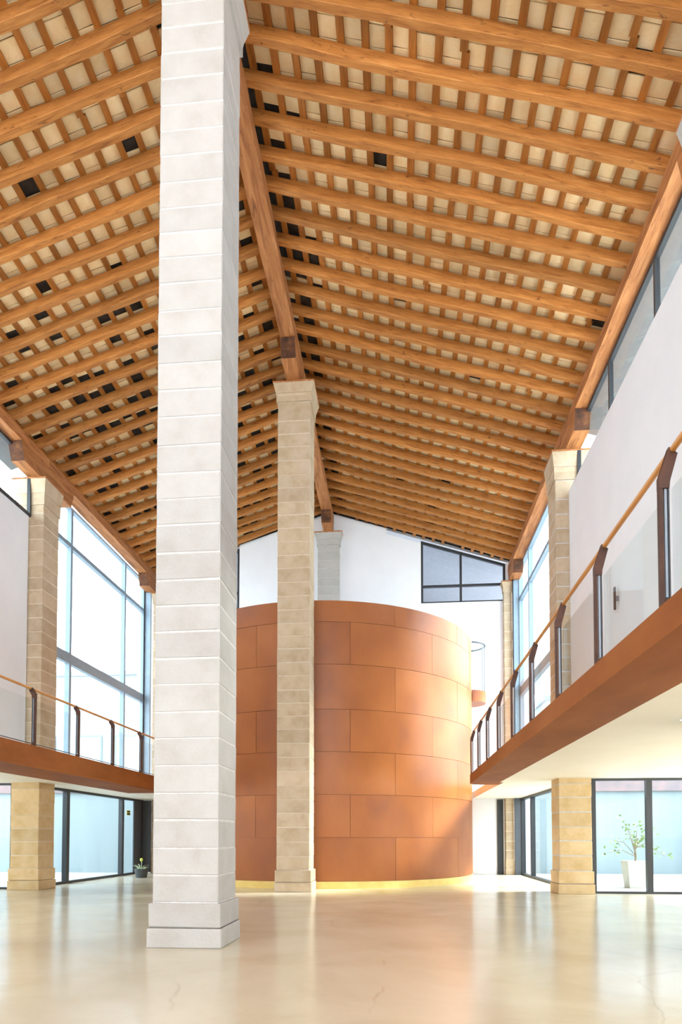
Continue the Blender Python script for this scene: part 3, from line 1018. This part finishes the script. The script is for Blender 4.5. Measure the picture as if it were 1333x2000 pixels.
sign = thing('glass_notice', 'small yellow notice with black marks stuck on the patio glass', 'sign', (GXL + .012, 25.32, 2.50))
MB().box(0, .006, -0.17, 0.17, -0.10, 0.10).build('plate', 'yellow', sign)
MB().box(.006, .008, -0.14, 0.14, 0.025, 0.075).build('printed_bar', 'black', sign)
MB().box(.006, .008, -0.14, 0.14, -0.075, -0.015).build('printed_bar', 'black', sign)

pot = thing('planter', 'small charcoal planter with pale spiky plants by the slate panel', 'planter', (-9.62, 23.6, 0))
MB().lathe([(0.0, 0.0), (0.20, 0.0), (0.25, 0.28), (0.26, 0.34), (0.22, 0.34), (0.20, 0.28), (0.0, 0.28)], seg=16).build('pot', 'pot_dark', pot, smooth=True)
for i in range(16):
    a = i * 2.4
    r_ = 0.04 + 0.16 * ((i * 7) % 16) / 16
    tip = Vector((math.cos(a) * (r_ + 0.20), math.sin(a) * (r_ + 0.20), 0.40 + 0.12 * math.sin(i * 1.7)))
    b0 = Vector((math.cos(a) * r_ * .5, math.sin(a) * r_ * .5, 0.28))
    sd = Vector((-math.sin(a), math.cos(a), 0)) * 0.03
    mid = b0.lerp(tip, .5) + Vector((0, 0, .06))
    MB().add([b0 - sd * .6, b0 + sd * .6, mid + sd, tip, mid - sd, mid + Vector((0, 0, -.015))], [(0, 1, 2, 4), (4, 2, 3), (0, 5, 1), (1, 5, 2), (2, 5, 3), (3, 5, 4), (4, 5, 0)]).build('leaf', 'leaf_pale', pot)
MB().tube([(0, 0, .28), (.01, 0, .62)], 0.012, 6).build('stem', 'leaf_pale', pot)
MB().lathe([(0.0, .60), (.045, .62), (.06, .67), (.045, .72), (0, .74)], seg=10).build('bloom', 'lime', pot, smooth=True)

# ------------------------------------------------------------------ patios and what stands beyond
struct_mesh('wall_patio_right', MB().box(5.46, 15.0, 28.2, 28.5, -0.02, 3.45), 'patio_wall')
struct_mesh('wall_patio_left', MB().box(-21.0, -11.31, 27.3, 27.6, -0.02, 3.45), 'patio_wall')
struct_mesh('wall_patio_side', MB().box(14.7, 15.0, 18.2, 28.2, -0.02, 3.45), 'patio_wall')
struct_mesh('trim_1', MB().box(5.46, 15.2, 28.0, 29.5, 3.45, 3.95), 'rose')
struct_mesh('trim_2', MB().box(-21.0, -11.31, 27.15, 28.6, 3.45, 3.9), 'rose')

tree = thing('potted_tree', 'small leafy tree in a cream pot on the bright patio', 'potted tree', (7.15, 20.4, -0.02))
v = []
for z, hw in ((0, 0.25), (0.82, 0.33), (0.82, 0.28), (0.72, 0.27)):
    v += [(-hw, -hw, z), (hw, -hw, z), (hw, hw, z), (-hw, hw, z)]
f = [(3, 2, 1, 0)]
for r_ in range(3):
    for k in range(4):
        f.append((r_ * 4 + k, r_ * 4 + (k + 1) % 4, r_ * 4 + 4 + (k + 1) % 4, r_ * 4 + 4 + k))
f.append((12, 13, 14, 15))
MB().add(v, f).build('pot', 'pot_cream', tree)
MB().tube([(0, 0, .7), (.02, 0, 1.0), (-.03, .02, 1.35)], [.035, .03, .022], 8).build('trunk', 'bark', tree)
tips = [(-0.85, -.1, 1.05), (-0.6, .2, 1.45), (-0.25, -.2, 1.75), (-.35, .1, 2.1), (0.15, .1, 1.9), (0.45, -.1, 1.65), (0.72, .1, 1.25), (.85, -.1, .95), (.3, .2, 1.4), (-.1, -.3, 1.35)]
lv = MB()
for q_, tp in enumerate(tips):
    base = Vector((.0, 0, 0.95 + .04 * q_))
    tp = Vector(tp)
    md = base.lerp(tp, .5) + Vector((0, 0, .16))
    MB().tube([base, md, tp], [.014, .010, .005], 6).build('branch', 'bark', tree)
    for s_ in range(15):
        c = md.lerp(tp, rnd.uniform(0.2, 1.1)) + Vector((rnd.uniform(-.16, .16), rnd.uniform(-.16, .16), rnd.uniform(-.13, .13)))
        d = Vector((rnd.uniform(-1, 1), rnd.uniform(-1, 1), rnd.uniform(-.6, .4))).normalized()
        e = d.cross(Vector((rnd.uniform(-1, 1), rnd.uniform(-1, 1), rnd.uniform(-1, 1)))).normalized()
        L_, w_ = rnd.uniform(.09, .14), rnd.uniform(.025, .04)
        lv.add([c, c + d * L_ * .5 + e * w_, c + d * L_, c + d * L_ * .5 - e * w_], [(0, 1, 2, 3)])
o = lv.build('foliage', 'leaf', tree)
o['kind'] = 'stuff'


def far_building(label, x0, x1, y, z1, depth, wins):
    t = thing('far_building', label, 'building', ((x0 + x1) / 2, y, -0.1))
    hw = (x1 - x0) / 2
    MB().box(-hw, hw, 0, depth, 0, z1).build('wall', 'far_white', t)
    MB().box(-hw - .15, hw + .15, -.15, depth, z1, z1 + .25).build('parapet', 'far_frame', t)
    cx = (x0 + x1) / 2
    for (a, b, c, d) in wins:
        w = MB().box(a - cx - .1, b - cx + .1, -.05, -.005, c - .1, d + .1).build('window', 'far_frame', t)
        MB().box(a - cx, b - cx, -.06, -.051, c, d).build('pane', 'back_room', w)
    return t


far_building('pale rendered building standing beyond the patio of the narrow gallery', -30, -12.0, 36.0, 11.0, 8, [(-18.6, -17.2, 5.2, 7.4), (-16.2, -14.8, 5.2, 7.4), (-22, -20, 5.2, 7.4)])
far_building('pale rendered building standing beyond the patio with the potted tree', 8.5, 26, 38.0, 9.5, 8, [(10, 11.5, 5.0, 7.0), (13, 15, 5.0, 7.0)])
